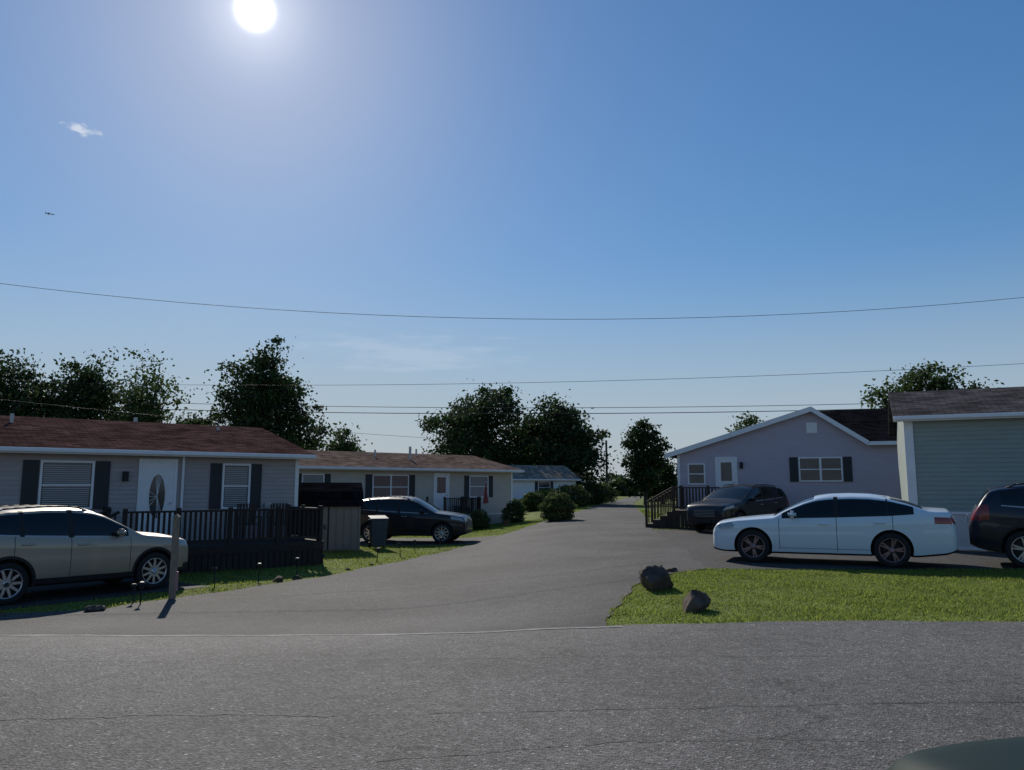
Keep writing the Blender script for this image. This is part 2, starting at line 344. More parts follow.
T((-29.2,52),2.5,blobset(9,2.2,11.8,6,2,.4),290,75,.55,.14,M['leafD'],22,.3)
T((-24.2,51),2.5,blobset(7.6,2.2,11.4,6,3,.5),200,55,.55,.13,M['leafM'],23,.25)
T((-17.5,54),2.0,blobset(10.4,2.0,13.5,8,4,.6),480,80,.5,.14,M['leafD'],24,.3)
T((-17.2,80),2,blobset(6,3,7.7,5,5,.3),100,60,.5,.17,M['leafM'],25)
T((-3.0,74),3,blobset(12.5,3.4,12.2,6,6,.3),310,75,.6,.17,M['leafD'],26,.3)
T((4.3,76),2,blobset(12,2.0,10.8,6,7,.35),400,75,.62,.18,M['leafD'],27,.3)
T((12.0,70),1.5,blobset(4.8,1.8,8.4,7,8,.5),160,60,.38,.15,M['leafD'],28,.2)
T((14.4,74),1,blobset(3.8,.8,4.9,4,9,.4),80,55,.4,.16,M['leafD'],29,.2)
T((18.9,62),2,blobset(4.4,3,7.6,4,10,.6),100,60,.38,.14,M['leafM'],30,.2)
T((25.0,46),2,blobset(9,3,9.0,6,12,.35),340,70,.5,.13,M['leafM'],31,.3)
def massfol(name,segs,dens,lsize,mat,seed):
    r=np.random.default_rng(seed);P=[]
    for (x0,y0,x1,y1,hh) in segs:
        ln=math.hypot(x1-x0,y1-y0); n=int(ln*dens)
        t=r.uniform(0,1,n); top=hh*(.6+.25*np.sin(t*ln*.9)+.2*np.sin(t*ln*.37+1)+.12*np.sin(t*ln*2.3))
        z=r.uniform(0,1,n)**.7*top
        P.append(np.stack([x0+(x1-x0)*t+r.normal(0,.6,n),y0+(y1-y0)*t+r.normal(0,1.2,n),z],1))
    pos=np.concatenate(P);k=len(pos);a=r.normal(size=(k,3));a/=np.linalg.norm(a,axis=1)[:,None]; b=np.cross(a,r.normal(size=(k,3)));b/=np.linalg.norm(b,axis=1)[:,None]
    s=(lsize*r.uniform(.5,1.3,k))[:,None]; V=np.stack([pos-a*s,pos-b*s*.6,pos+a*s,pos+b*s*.6],1).reshape(-1,3)
    return fast(name,V,np.arange(4*k).reshape(-1,4),mat)
massfol('distant_trees',[(-90,140,10,135,5.0),(10,140,60,130,4.0),(60,130,130,110,7),(18,150,26,150,4)],130,.5,M['leafD'],5)
def bush(name,x,y,rx_,rz,n,mat,seed,sz=.06):
    r=np.random.default_rng(seed);p=empty(name,(x,y,g(x,y)))
    d=r.normal(size=(n,3));d/=np.linalg.norm(d,axis=1)[:,None];q=(r.uniform(.3,1,n)**.4)
    bumpy=1+.13*np.sin(d[:,0]*5+seed)*np.sin(d[:,1]*6)+.1*np.sin(d[:,2]*9)
    pos=d*(q*bumpy)[:,None]*np.array([rx_,rx_,rz])+np.array([0,0,rz*.8]); pos=pos[pos[:,2]>0];k=len(pos)
    a=r.normal(size=(k,3));a/=np.linalg.norm(a,axis=1)[:,None]; b=np.cross(a,r.normal(size=(k,3)));b/=np.linalg.norm(b,axis=1)[:,None]
    s=(sz*r.uniform(.5,1.3,k))[:,None]; V=np.stack([pos-a*s,pos-b*s*.6,pos+a*s,pos+b*s*.6],1).reshape(-1,3)
    fast('foliage',V,np.arange(4*k).reshape(-1,4),mat,p)
    mb=MB()
    for i in range(7):
        t=i*.9; mb.tube((0,0,-.05),(math.cos(t)*rx_*.5,math.sin(t)*rx_*.5,rz),.025,.008,6)
    mb.out('stems',M['bark'],p)
bush('round_bush',2.25,38.5,.85,.72,7000,M['leafB'],3,.06)
bush('flowering_shrub',.1,41.2,.6,.6,3500,M['leafM'],9,.05)
bush('flowering_shrub',-1.6,37.6,.55,.5,3000,M['leafB'],12,.05)
for i,(x,y,a,b) in enumerate([(3.6,58,1.4,.8),(5.6,63,1.6,.95),(7.8,72,1.9,1.1),(2.4,56,1.0,.7),(9.6,80,2,1.1),(.6,52,1.0,.6)]):
    bush('hedge_bush',x-.8,y,a,b,5000,M['leafB' if i%2 else 'leafM'],40+i,.10)

# ------------------------------------------------------------ houses
def lap(name,parent,zr,xl,xr,mat,y=0,step=.115):
    V=[];F=[];z=zr[0]
    while z<zr[1]-.005:
        z1=min(z+step,zr[1]); a0,b0,a1,b1=xl(z),xr(z),xl(z1),xr(z1)
        if b0-a0>.02:
            if b1<a1: a1=b1=(a1+b1)/2
            n=len(V); V+=[(a0,y-.020,z),(b0,y-.020,z),(b1,y-.003,z1),(a1,y-.003,z1),(a0,y,z),(b0,y,z)]
            F+=[(n,n+1,n+2,n+3),(n+4,n+5,n+1,n)]
        z=z1
    return mk(name,V,F,mat,parent)
def window(p,x0,x1,z0,z1,shut=.32,mull=1,glass='blind',y=0):
    mb=MB(); f=.055
    mb.box(x0-f,x0,y-.055,y,z0-f,z1+f).box(x1,x1+f,y-.055,y,z0-f,z1+f).box(x0,x1,y-.055,y,z1,z1+f).box(x0,x1,y-.07,y,z0-f,z0)
    zm=(z0+z1)/2
    for i in range(mull):
        a=x0+(x1-x0)*i/mull;b=x0+(x1-x0)*(i+1)/mull
        mb.box(a+.002,b-.002,y-.045,y-.027,zm-.02,zm+.02)
        if i: mb.box(a-.04,a+.04,y-.052,y,z0,z1)
    mb.out('window_frame',M['white'],p)
    MB().box(x0,x1,y-.026,y,z0,z1).out('window_glass',M['glass'],p)
    if glass=='blind':
        s=MB(); z=z0+.03
        while z<z1-.03: s.poly([(x0+.03,y-.0285,z),(x1-.03,y-.0285,z),(x1-.03,y-.0275,z+.03),(x0+.03,y-.0275,z+.03)]); z+=.052
        s.out('blinds',M['blind'],p)
    if shut:
        s=MB()
        for a,b in((x0-f-.02-shut,x0-f-.02),(x1+f+.02,x1+f+.02+shut)):
            s.box(a,a+.04,y-.05,y,z0-f,z1+f).box(b-.04,b,y-.05,y,z0-f,z1+f).box(a+.04,b-.04,y-.035,y,z0-f,z1+f)
            s.box(a+.04,b-.04,y-.05,y-.036,zm-.03,zm+.03).box(a+.04,b-.04,y-.05,y-.036,z1+f-.05,z1+f).box(a+.04,b-.04,y-.05,y-.036,z0-f,z0-f+.05)
            z=z0
            while z<z1:
                if abs(z-zm)>.07: s.box(a+.041,b-.041,y-.043,y-.0355,z,z+.022)
                z+=.05
        s.out('shutters',M['shut'],p)
def door(p,x0,x1,z0,z1,y=0,oval=True,mat='white'):
    MB().box(x0-.07,x0,y-.055,y,z0,z1+.07).box(x1,x1+.07,y-.055,y,z0,z1+.07).box(x0,x1,y-.055,y,z1,z1+.07).out('door_frame',M['white'],p)
    MB().box(x0,x1,y-.035,y,z0,z1).out('door',M[mat],p)
    xc=(x0+x1)/2;zc=(z0+z1)/2+.12
    if oval:
        A_=np.linspace(0,2*math.pi,28,endpoint=False)
        MB().poly([(xc+math.cos(t)*(x1-x0)*.24,y-.041,zc+math.sin(t)*(z1-z0)*.28) for t in A_][::-1]).out('door_glass',M['glass'],p)
        mb=MB()
        for a,b in zip(A_,np.roll(A_,-1)):
            mb.poly([(xc+math.cos(t)*(x1-x0)*.24*s_,y-.046,zc+math.sin(t)*(z1-z0)*.28*s_) for t,s_ in((a,1),(b,1),(b,1.13),(a,1.13))])
            if int(a*10)%2: mb.tube((xc,y-.043,zc),(xc+math.cos(a)*(x1-x0)*.24,y-.043,zc+math.sin(a)*(z1-z0)*.28),.006,None,4)
        mb.out('door_glass_trim',M['white'],p)
    else:
        MB().box(x0+.15,x1-.15,y-.041,y-.035,zc-.05,z1-.15).out('door_glass',M['glass'],p)
    MB().box(x1-.1,x1-.06,y-.08,y-.035,z0+.95,z0+1.0).out('door_handle',M['metal'],p)
def long_house(name,E,heading,length,depth,eave,ridge,mats,skirt=.6,ov=.35,zoff=0):
    d=Vector((math.cos(rad(heading)),math.sin(rad(heading))))
    o=Vector(E)-d*length
    p=empty(name,(o.x,o.y,zoff),heading)
    sid,roof,sk=mats
    V=[(0,0,0),(length,0,0),(length,depth,0),(0,depth,0),(0,0,eave),(length,0,eave),(length,depth,eave),(0,depth,eave),(0,depth/2,ridge-.08),(length,depth/2,ridge-.08)]
    F=[(0,1,5,4),(1,2,6,9,5),(2,3,7,6),(3,0,4,8,7)]
    mk('walls',V,F,M[sid],p)
    lap('front_siding',p,(skirt,eave),lambda z:0,lambda z:length,M[sid])
    MB().box(0,length,-.02,-.001,-.3,skirt-.01).out('skirting',M[sk],p)
    mb=MB().box(0,length,-.032,-.021,skirt-.03,skirt+.01)
    mb.box(-.01,.10,-.038,-.001,skirt,eave).box(length-.10,length+.01,-.038,-.001,skirt,eave).out('corner_trim',M['white'],p)
    sl_=(ridge-eave)/(depth/2); e0=eave-ov*sl_
    mb=MB(); T_=.09
    mb.slab([(-ov,-ov,e0+T_),(length+ov,-ov,e0+T_),(length+ov,depth/2,ridge+T_),(-ov,depth/2,ridge+T_)],T_)
    mb.slab([(-ov,depth/2+.002,ridge+T_),(length+ov,depth/2+.002,ridge+T_),(length+ov,depth+ov,e0+T_),(-ov,depth+ov,e0+T_)],T_)
    mb.out('roof',M[roof],p)
    mb=MB().box(-ov,length+ov,-ov-.025,-ov-.002,e0-.06,e0+T_-.01)
    mb.box(-ov,length+ov,-ov-.12,-ov-.03,e0-.02,e0+.06)
    mb.out('fascia_gutter',M['white'],p)
    MB().box(-ov+.01,length+ov-.01,-ov,-.001,e0-.05,e0-.03).out('soffit',M['white'],p)
    return p
hl=long_house('mobile_home',(-6.35,23.0),38,16,8.2,3.0,3.98,('sidL','roofL','skirtL'),zoff=-.45)
X=lambda t:16-t
window(hl,X(6.54),X(5.46),1.55,2.65,.34); window(hl,X(2.16),X(1.48),1.5,2.65,.3)
door(hl,X(4.3),X(3.48),.65,2.72)
MB().box(X(3.30),X(3.24),-.09,-.03,.2,2.9).out('downspout',M['white'],hl)
mb=MB();mb.tube((12.6,5.3,3.5),(12.6,5.3,4.3),.06);mb.tube((9,3.0,3.5),(9,3.0,4.05),.05);mb.tube((14.6,3.2,3.5),(14.6,3.2,3.95),.05);mb.out('roof_vents',M['metal'],hl)
MB().box(X(4.75),X(4.62),-.13,-.02,2.2,2.45).out('porch_light',M['black'],hl)
MB().box(X(1.0),X(.8),-.09,-.02,1.2,1.6).out('electric_meter',M['metal'],hl)

hm=long_house('mobile_home',(.0,43.5),41,15.5,8.2,3.0,3.85,('sidM','roofM','skirtL'),zoff=-.45,ov=.45)
X=lambda t:15.5-t
window(hm,X(8.93),X(6.95),1.5,2.6,.35,2,'none'); door(hm,X(5.3),X(4.45),.65,2.7,oval=False); window(hm,X(3.0),X(1.8),1.55,2.6,.3)
window(hm,X(12.6),X(11.6),1.6,2.6,.3)
mb=MB();mb.tube((10,2,3.3),(10,2,4.2),.07);mb.tube((11.2,3.2,3.3),(11.2,3.2,4.15),.05);mb.tube((8.2,2.6,3.3),(8.2,2.6,4.0),.05);mb.out('roof_vents',M['metal'],hm)
h3=long_house('mobile_home',(5.4,66),20,9,6,2.6,3.7,('white','roofF','skirtL'),zoff=-.3)
window(h3,5.6,6.6,1.4,2.3,.25,1,'none')
long_house('mobile_home',(9.2,88),15,7,6,2.6,3.4,('white','roofF','skirtL'),zoff=0)

d=Vector((math.cos(rad(-25)),math.sin(rad(-25)))); A=Vector((10.3,20.2)); E=A+d*14
hn=long_house('mobile_home',(E.x,E.y),-25,14,7.0,3.42,4.38,('sidN','roofN','white'),zoff=0,skirt=.95,ov=.25)
MB().box(.005,.20,-.042,-.036,.96,3.38).out('wide_corner_trim',M['white'],hn)
s=MB()
for i in range(60):
    x=i*.1; s.tube((x,-.05,.12),(x+.8,-.05,.92),.012,None,4); s.tube((x+.8,-.065,.12),(x,-.065,.92),.012,None,4)
s.box(0,6.9,-.09,-.03,.92,.98).box(0,6.9,-.09,-.03,.04,.12).out('lattice_skirt',M['white'],hn)

hg=empty('gable_house',(6.6,32.5,0),-20)
PK=(5.65,4.62);LEFT=(0,2.87);RT=(7.67,3.23);LEN=15
def rk(x): return LEFT[1]+(PK[1]-LEFT[1])*(x-LEFT[0])/(PK[0]-LEFT[0]) if x<PK[0] else (PK[1]+(RT[1]-PK[1])*(x-PK[0])/(RT[0]-PK[0]) if x<RT[0] else RT[1])
W0=.35
def xl(z): return W0 if z<rk(W0) else PK[0]-(PK[1]-z)/(PK[1]-LEFT[1])*(PK[0]-LEFT[0])
def xr(z): return LEN if z<RT[1] else PK[0]+(PK[1]-z)/(PK[1]-RT[1])*(RT[0]-PK[0])
lap('front_siding',hg,(.75,4.55),xl,xr,M['sidG'])
mk('walls',[(W0,0,0),(LEN,0,0),(LEN,0,RT[1]),(RT[0],0,RT[1]),(PK[0],0,PK[1]-.02),(W0,0,rk(W0)-.02),(W0,8.5,0),(LEN,8.5,0),(LEN,8.5,RT[1]),(RT[0],8.5,RT[1]),(PK[0],8.5,PK[1]-.02),(W0,8.5,rk(W0)-.02)],
   [(0,1,2,3,4,5),(0,5,11,6),(7,8,2,1),(6,11,10,9,8,7)],M['sidG'],hg)
MB().box(W0,LEN,-.03,-.001,-.1,.74).out('skirting',M['white'],hg)
MB().box(W0-.01,W0+.1,-.038,-.001,.75,rk(W0)-.05).out('corner_trim',M['white'],hg)
OV=.3;T_=.14
mb=MB();mb.slab([(LEFT[0]-.1,-OV,LEFT[1]+T_-.03),(PK[0],-OV,PK[1]+T_),(PK[0],8.8,PK[1]+T_),(LEFT[0]-.1,8.8,LEFT[1]+T_-.03)],.1)
mb.slab([(PK[0]+.001,-OV,PK[1]+T_),(RT[0],-OV,RT[1]+T_),(RT[0],8.8,RT[1]+T_),(PK[0]+.001,8.8,PK[1]+T_)],.1)
mb.slab([(RT[0]+.003,-OV,RT[1]+T_-.02),(LEN+.4,-OV,RT[1]+T_-.02),(LEN+.4,4.1,4.98),(PK[0]+.02,4.1,4.98)],.1)
mb.slab([(PK[0]+.02,4.102,4.98),(LEN+.4,4.102,4.98),(LEN+.4,8.8,RT[1]+T_),(RT[0]+.01,8.8,RT[1]+T_)],.1)
mb.out('roof',M['roofG'],hg)
mb=MB()
for (a,b,za,zb) in((LEFT[0]-.12,PK[0],LEFT[1]-.03,PK[1]),(PK[0],RT[0],PK[1],RT[1])):
    mb.slab([(a,-OV-.03,za+T_-.005),(b,-OV-.03,zb+T_-.005),(b,-OV-.003,zb+T_-.005),(a,-OV-.003,za+T_-.005)],.2)
    mb.slab([(a,-OV+.001,za+.03),(b,-OV+.001,zb+.03),(b,-.002,zb+.03),(a,-.002,za+.03)],.02)
mb.box(RT[0],LEN+.4,-OV-.13,-OV-.005,RT[1]-.04,RT[1]+.1).out('rake_trim',M['white'],hg)
window(hg,.82,1.42,1.75,2.52,0,1,'none'); door(hg,1.95,2.68,.8,2.75,oval=False)
window(hg,5.15,6.65,1.86,2.72,.32,2,'none')
MB().box(PK[0]-.2,PK[0]+.2,-.045,-.0,3.72,4.14).out('attic_vent',M['white'],hg)
MB().box(2.85,2.98,-.13,-.02,2.35,2.6).out('porch_light',M['black'],hg)

# decks
def rail(mb,x0,y0,x1,y1,z0,z1,step=.12,post=1.3,bw_=.018):
    ln=math.hypot(x1-x0,y1-y0);ux,uy=(x1-x0)/ln,(y1-y0)/ln
    def bx(t0,t1,h,za,zb):
        a=(x0+ux*t0,y0+uy*t0);b=(x0+ux*t1,y0+uy*t1);px,py=-uy*h,ux*h
        n=len(mb.v);mb.v+=[(a[0]-px,a[1]-py,za),(b[0]-px,b[1]-py,za),(b[0]+px,b[1]+py,za),(a[0]+px,a[1]+py,za),(a[0]-px,a[1]-py,zb),(b[0]-px,b[1]-py,zb),(b[0]+px,b[1]+py,zb),(a[0]+px,a[1]+py,zb)]
        mb.f+=[[n+i for i in q] for q in((3,2,1,0),(4,5,6,7),(0,1,5,4),(1,2,6,5),(2,3,7,6),(3,0,4,7))]
    bx(0,ln,.065,z1-.045,z1); bx(0,ln,.025,z0+.08,z0+.15)
    t=.06
    while t<ln: bx(t-bw_,t+bw_,.018,z0+.13,z1-.04); t+=step
    k=max(1,round(ln/post))
    for i in range(k+1): t=min(ln-.045,max(.045,ln*i/k)); bx(t-.045,t+.045,.046,z0-.02,z1+.06)
def deck(name,loc,h,w,dp,fl,rh,mat,z,bw_=.018):
    p=empty(name,(*loc,z),h); mb=MB()
    n=int(w/.145)
    for i in range(n): mb.box(i*w/n,i*w/n+w/n-.008,0,dp,fl-.035,fl)
    mb.out('floor_boards',M[mat],p)
    mb=MB(); mb.box(0,w,-.04,-.001,fl-.2,fl+.002).box(-.04,-.001,0,dp,fl-.2,fl+.002).box(w+.001,w+.04,0,dp,fl-.2,fl+.002)
    for x in np.linspace(.06,w-.06,4): mb.box(x-.05,x+.05,.02,.12,-.3,fl-.04).box(x-.05,x+.05,dp-.15,dp-.05,-.3,fl-.04)
    x=0
    while x<w-.1: mb.box(x,x+.13,-.02,-.002,-.1,fl-.2); x+=.15
    y=0
    while y<dp-.1: mb.box(w+.002,w+.02,y,y+.13,-.1,fl-.2); y+=.15
    mb.out('framing',M[mat],p)
    mb=MB(); rail(mb,0,.05,w,.05,fl,fl+rh,bw_=bw_); rail(mb,w-.05,.1,w-.05,dp,fl,fl+rh,bw_=bw_); rail(mb,.05,1.9,.05,dp,fl,fl+rh,bw_=bw_)
    mb.out('railing',M[mat],p)
    return p
dd=Vector((math.cos(rad(38)),math.sin(rad(38)))); nn=Vector((dd.y,-dd.x)); Ew=Vector((-6.35,23.0))
o=Ew-dd*5.15+nn*2.4
dk=deck('wooden_deck',(o.x,o.y),38,4.9,2.33,.62,.87,'dwood',-.45,.026)
mb=MB()
for i in range(3): mb.box(-.3*(3-i)-.02,-.3*(3-i)+.28,.5,1.8,.0,.16*(i+1))
mb.out('steps',M['dwood'],dk)
mb=MB()
for yy_ in(.46,1.84):
    mb.tube((-.9,yy_,.95),(0,yy_,1.47),.035); mb.box(-.94,-.85,yy_-.045,yy_+.045,0,1.0)
    for i in range(6): x=-.78+i*.14; mb.tube((x,yy_,.1+.5*(x+.9)),(x,yy_,.95+.57*(x+.9)),.02)
mb.out('stair_railing',M['dwood'],dk)
# chair on the deck
def chair(par,x,y,z,h):
    c=bpy.data.objects.new('patio_chair',None);link(c);c.parent=par;c.location=(x,y,z);c.rotation_euler=(0,0,rad(h))
    mb=MB()
    for a in(-.24,.24):
        mb.box(a-.02,a+.02,-.24,-.2,0,.62).box(a-.02,a+.02,.2,.24,0,.95).box(a-.03,a+.03,-.24,.24,.6,.63)
    for i in range(5): mb.box(-.22,.22,-.22+i*.09,-.15+i*.09,.40,.42)
    for i in range(5): mb.box(-.2+i*.085,-.14+i*.085,.205,.225,.42,.98)
    mb.out('frame',M['bwood'],c)
chair(dk,3.5,1.7,.62,0);chair(dk,4.25,1.5,.62,-30)
g0=Vector((6.6,32.5)); gd=Vector((math.cos(rad(-20)),math.sin(rad(-20)))); gn=Vector((gd.y,-gd.x))
o=g0+gd*(.45)+gn*2.4
dk2=deck('wooden_deck',(o.x,o.y),-20,2.7,2.3,.7,.9,'bwood',0,.03)
mb=MB()
for i in range(4): mb.box(-.28*(4-i),-.28*(4-i)+.27,.4,1.7,0,.16*(i+1))
mb.out('steps',M['bwood'],dk2)
mb=MB()
for yy_ in(.42,1.7):
    mb.tube((-1.1,yy_,1.0),(-.02,yy_,1.6),.035); mb.box(-1.14,-1.05,yy_-.045,yy_+.045,0,1.05)
    for i in range(8): x=-1.0+i*.13; mb.tube((x,yy_,.15+.55*(x+1.1)),(x,yy_,1.0+.55*(x+1.1)),.022)
mb.out('stair_railing',M['bwood'],dk2)
md=Vector((math.cos(rad(41)),math.sin(rad(41)))); mn=Vector((md.y,-md.x)); o=Vector((0,43.5))-md*5.8+mn*1.6
dk3=deck('wooden_deck',(o.x,o.y),41,2.3,1.55,.6,.9,'dwood',-.45)
pc=empty('patio_umbrella',(-1.3,38.6,.0)); MB().tube((0,0,-.4),(0,0,1.9),.02).out('pole',M['metal'],pc)
mk('canopy',[(0,0,1.95)]+[(.14*math.cos(t),.14*math.sin(t),.8) for t in np.linspace(0,6.283,8,endpoint=False)],[(0,i+1,(i+1)%8+1) for i in range(8)],M['red'],pc)
def wbin(x,y,h):
    b=empty('trash_bin',(x,y,g(x,y)+.012),h);mb=MB();n=0
    V=[(-.22,-.25,.08),(.22,-.25,.08),(.22,.25,.08),(-.22,.25,.08),(-.28,-.32,.95),(.28,-.32,.95),(.28,.32,.95),(-.28,.32,.95)]
    mk('bin_body',V,[(3,2,1,0),(4,5,6,7),(0,1,5,4),(1,2,6,5),(2,3,7,6),(3,0,4,7)],M['bin'],b)
    MB().slab([(-.3,-.34,1.0),(.3,-.34,1.0),(.3,.36,1.08),(-.3,.36,1.08)],.06).out('lid',M['bin'],b,bevel=.015)
    MB().tube((-.27,.27,.1),(-.21,.27,.1),.1,.1,14).tube((.21,.27,.1),(.27,.27,.1),.1,.1,14).tube((-.2,.4,.98),(.2,.4,.98),.018).out('wheels_handle',M['black'],b)
wbin(-4.5,26.3,20);wbin(-2.6,40.2,41)

sh=empty('garden_shed',(-6.9,25.0,-.45),16)
MB().box(0,2.0,0,1.7,0,1.45).out('walls',M['shed'],sh)
mb=MB()
for i in range(8): mb.box(.06+i*.24,.06+i*.24+.19,-.015,-.001,.05,1.42)
mb.box(-.02,.05,-.03,.0,0,1.45).box(1.95,2.02,-.03,.0,0,1.45).out('panel_battens',M['shed'],sh)
V=[(-.1,-.12,1.42),(2.1,-.12,1.42),(2.1,.12,1.9),(-.1,.12,1.9),(-.1,.85,2.2),(2.1,.85,2.2),(-.1,1.58,1.9),(2.1,1.58,1.9),(-.1,1.82,1.42),(2.1,1.82,1.42)]
mk('gambrel_roof',V,[(0,1,2,3),(3,2,5,4),(4,5,7,6),(6,7,9,8),(0,3,4,6,8),(9,7,5,2,1),(8,9,1,0)],M['roofG'],sh)
MB().box(.98,1.02,-.03,-.016,.05,1.4).box(.86,.9,-.05,-.016,.7,.85).out('door_hardware',M['black'],sh)

# ------------------------------------------------------------ cars
def smooth1(f,z,kern=.05):
    ff=np.linspace(f[0],f[-1],600);zz=np.interp(ff,f,z);h=int(600*kern/(f[-1]-f[0]))
    if h<1: return ff,zz
    k=np.hanning(2*h+3);k/=k.sum();pad=h+1
    ext=np.concatenate([2*zz[0]-zz[pad:0:-1],zz,2*zz[-1]-zz[-2:-pad-2:-1]])
    return ff,np.convolve(ext,k,'valid')
def build_car(name,loc,heading,P,paint,wheelmat):
    L_=P['L'];fo=P['fo'];wb=P['wb'];x0=fo+wb/2; r=P['r']
    p=empty(name,(loc[0],loc[1],loc[2]),heading)
    cu={k:smooth1(*zip(*P[k]),kern=P.get('kern',.12)) for k in('top','belt','bot','w')}
    ev=lambda k,f: float(np.interp(f,*cu[k]))
    fs=np.unique(np.round(np.concatenate([np.linspace(0,.3,14),np.arange(.3,L_-.3,.035),np.linspace(L_-.3,L_,14),np.array(P['brk'])]),4))
    sideT=[0,.12,.24,.36,.46,.56,.66,.75,.84,.92,1]; sideY=[.955,.978,.990,.997,1.0,1.0,.993,1.0,.992,.978,.958]
    gT=[.06,.12,.3,.5,.7,.84,.90,.96]; rT=[.93,.82,.65,.45,.22,0]
    def section(f):
        w=ev('w',f);zt=ev('top',f);zb=min(ev('belt',f),zt-.035);z0=ev('bot',f); pts=[(0,z0),(w*.6,z0),(w*.88,z0+.01)]
        za=z0+.05
        for t,yv in zip(sideT,sideY): pts.append((w*yv,za+(zb-za)*t))
        yb=w*.958; hgt=zt-zb; wr=yb-P['tumble']*max(0,hgt)-.02; cr=min(.055+.05*hgt,.7*hgt); ze=zt-cr
        for t in gT:
            bul=.02*math.sin(math.pi*t)*min(1,hgt/.3); pts.append((yb+(wr-yb)*t+bul,zb+(ze-zb)*t))
        for q in rT: pts.append((wr*q,ze+cr*(1-q**2.4)))
        return pts
    K=3+len(sideT)+len(gT)+len(rT); R=2*K-2; V=[];MI=[];F=[]
    for f in fs:
        s=section(f); ring=[(y,z) for y,z in s]+[(-y,z) for y,z in s[-2:0:-1]]
        V+=[(x0-f,y,z) for y,z in ring]
    iS=3; iG=iS+len(sideT); iR=iG+len(gT)
    mats=[M[paint],M['cglass'],M['black'],M['lamp'],M['tail'],M['plate'],M['metal']]
    def mi(f,h,zc):
        zt=ev('top',f);zb=min(ev('belt',f),zt-.035);hg_=zt-zb
        if h<iS: return 2
        if h<iG-1:
            if zc<ev('bot',f)+P['clad']: return 2
            a=P['head']
            if a[0]<f<a[1] and a[2]+.12*max(0,f-a[0])<zc<a[3]+.1*f: return 3
            a=P['tl']
            if a[0]<f<a[1] and a[2]<zc<a[3]: return 4
            return 0
        if h<iR:
            k=h-(iG-1)
            if P['win'][0]<f<P['win'][1] and hg_>.10:
                if any(a<f<b for a,b in P['pil']): return 2
                if 1<=k<=6: return 1
                if k==0: return 6 if P.get('chrome') else 2
            if P['tl'][0]<f and P.get('tlup') and P['tl'][2]<zc<P['tl'][3]: return 4
            return 0
        if P['ws'][0]<f<P['ws'][1]: return 1
        if P['rg'][0]<f<P['rg'][1]: return 1
        return 0
    n=len(fs)
    for i in range(n-1):
        fc=(fs[i]+fs[i+1])/2
        for j in range(R):
            j2=(j+1)%R; a=i*R+j;b=i*R+j2;c=(i+1)*R+j2;d_=(i+1)*R+j
            F.append((a,b,c,d_)); h=j if j<K-1 else R-1-j
            MI.append(mi(fc,h,(V[a][2]+V[b][2]+V[c][2]+V[d_][2])/4))
    for e,off in((0,0),(1,(n-1)*R)):
        for j in range(K-1):
            a=off+j;b=off+j+1;c=off+(R-j-1)%R if j+1<K-1 else off+j+1;d_=off+(R-j)%R
            qq=[]
            for t in [a,b,c,d_]:
                if t not in qq: qq.append(t)
            if len(qq)<3: continue
            F.append(tuple(qq[::-1] if e==0 else qq)); z=(V[a][2]+V[b][2])/2
            if e==0: MI.append(2 if P['gr'][0]<z<P['gr'][1] or z<P['bot'][0][1]+.1 else 0)
            else: MI.append(2 if z<.42 else 0)
    me=bpy.data.meshes.new('body');me.from_pydata(V,[],F)
    for m in mats: me.materials.append(m)
    me.polygons.foreach_set('material_index',MI);me.update()
    bm=bmesh.new();bm.from_mesh(me);bmesh.ops.recalc_face_normals(bm,faces=bm.faces);bm.to_mesh(me);bm.free()
    body=link(bpy.data.objects.new('body',me))
    W=max(q[1] for q in P['w'])
    bm=bmesh.new()
    for sx in(wb/2,-wb/2):
        for sy in(1,-1):
            mtx=Matrix.Translation((sx,sy*(W-.10),r+.012))@Matrix.Rotation(rad(90),4,'X')
            bmesh.ops.create_cone(bm,cap_ends=True,segments=48,radius1=r+.05,radius2=r+.05,depth=.44,matrix=mtx)
    cm=bpy.data.meshes.new('cut');bm.to_mesh(cm);bm.free()
    for m in mats: cm.materials.append(m)
    cm.polygons.foreach_set('material_index',[2]*len(cm.polygons))
    cut=link(bpy.data.objects.new('cut',cm))
    mod=body.modifiers.new('b','BOOLEAN');mod.object=cut;mod.operation='DIFFERENCE';mod.solver='EXACT'
    bpy.context.view_layer.update();dg=bpy.context.evaluated_depsgraph_get()
    nm=bpy.data.meshes.new_from_object(body.evaluated_get(dg))
    body.modifiers.clear();body.data=nm;bpy.data.objects.remove(cut)
    nm.shade_smooth()
    try: nm.set_sharp_from_angle(angle=rad(32))
    except Exception as ex: print(ex)
    body.parent=p
    def yat(f,z):
        s=section(f)[3:];zs=[q[1] for q in s];ysn=[q[0] for q in s]
        return float(np.interp(z,zs,ysn))
    if P['clad']>.1:
        mb=MB()
        for sx in(wb/2,-wb/2):
            for sy in(1,-1):
                A_=[t for t in np.linspace(rad(-12),rad(192),30)]
                for a,b in zip(A_[:-1],A_[1:]):
                    q=[]
                    for t,rr_ in((a,r+.05),(b,r+.05),(b,r+.10),(a,r+.10)):
                        xx_=sx+math.cos(t)*rr_;zz_=r+.012+math.sin(t)*rr_; q.append((xx_,sy*(yat(x0-xx_,zz_)+.006),zz_))
                    mb.poly(q)
        mb.out('arch_cladding',M['black'],p)
    mb=MB()
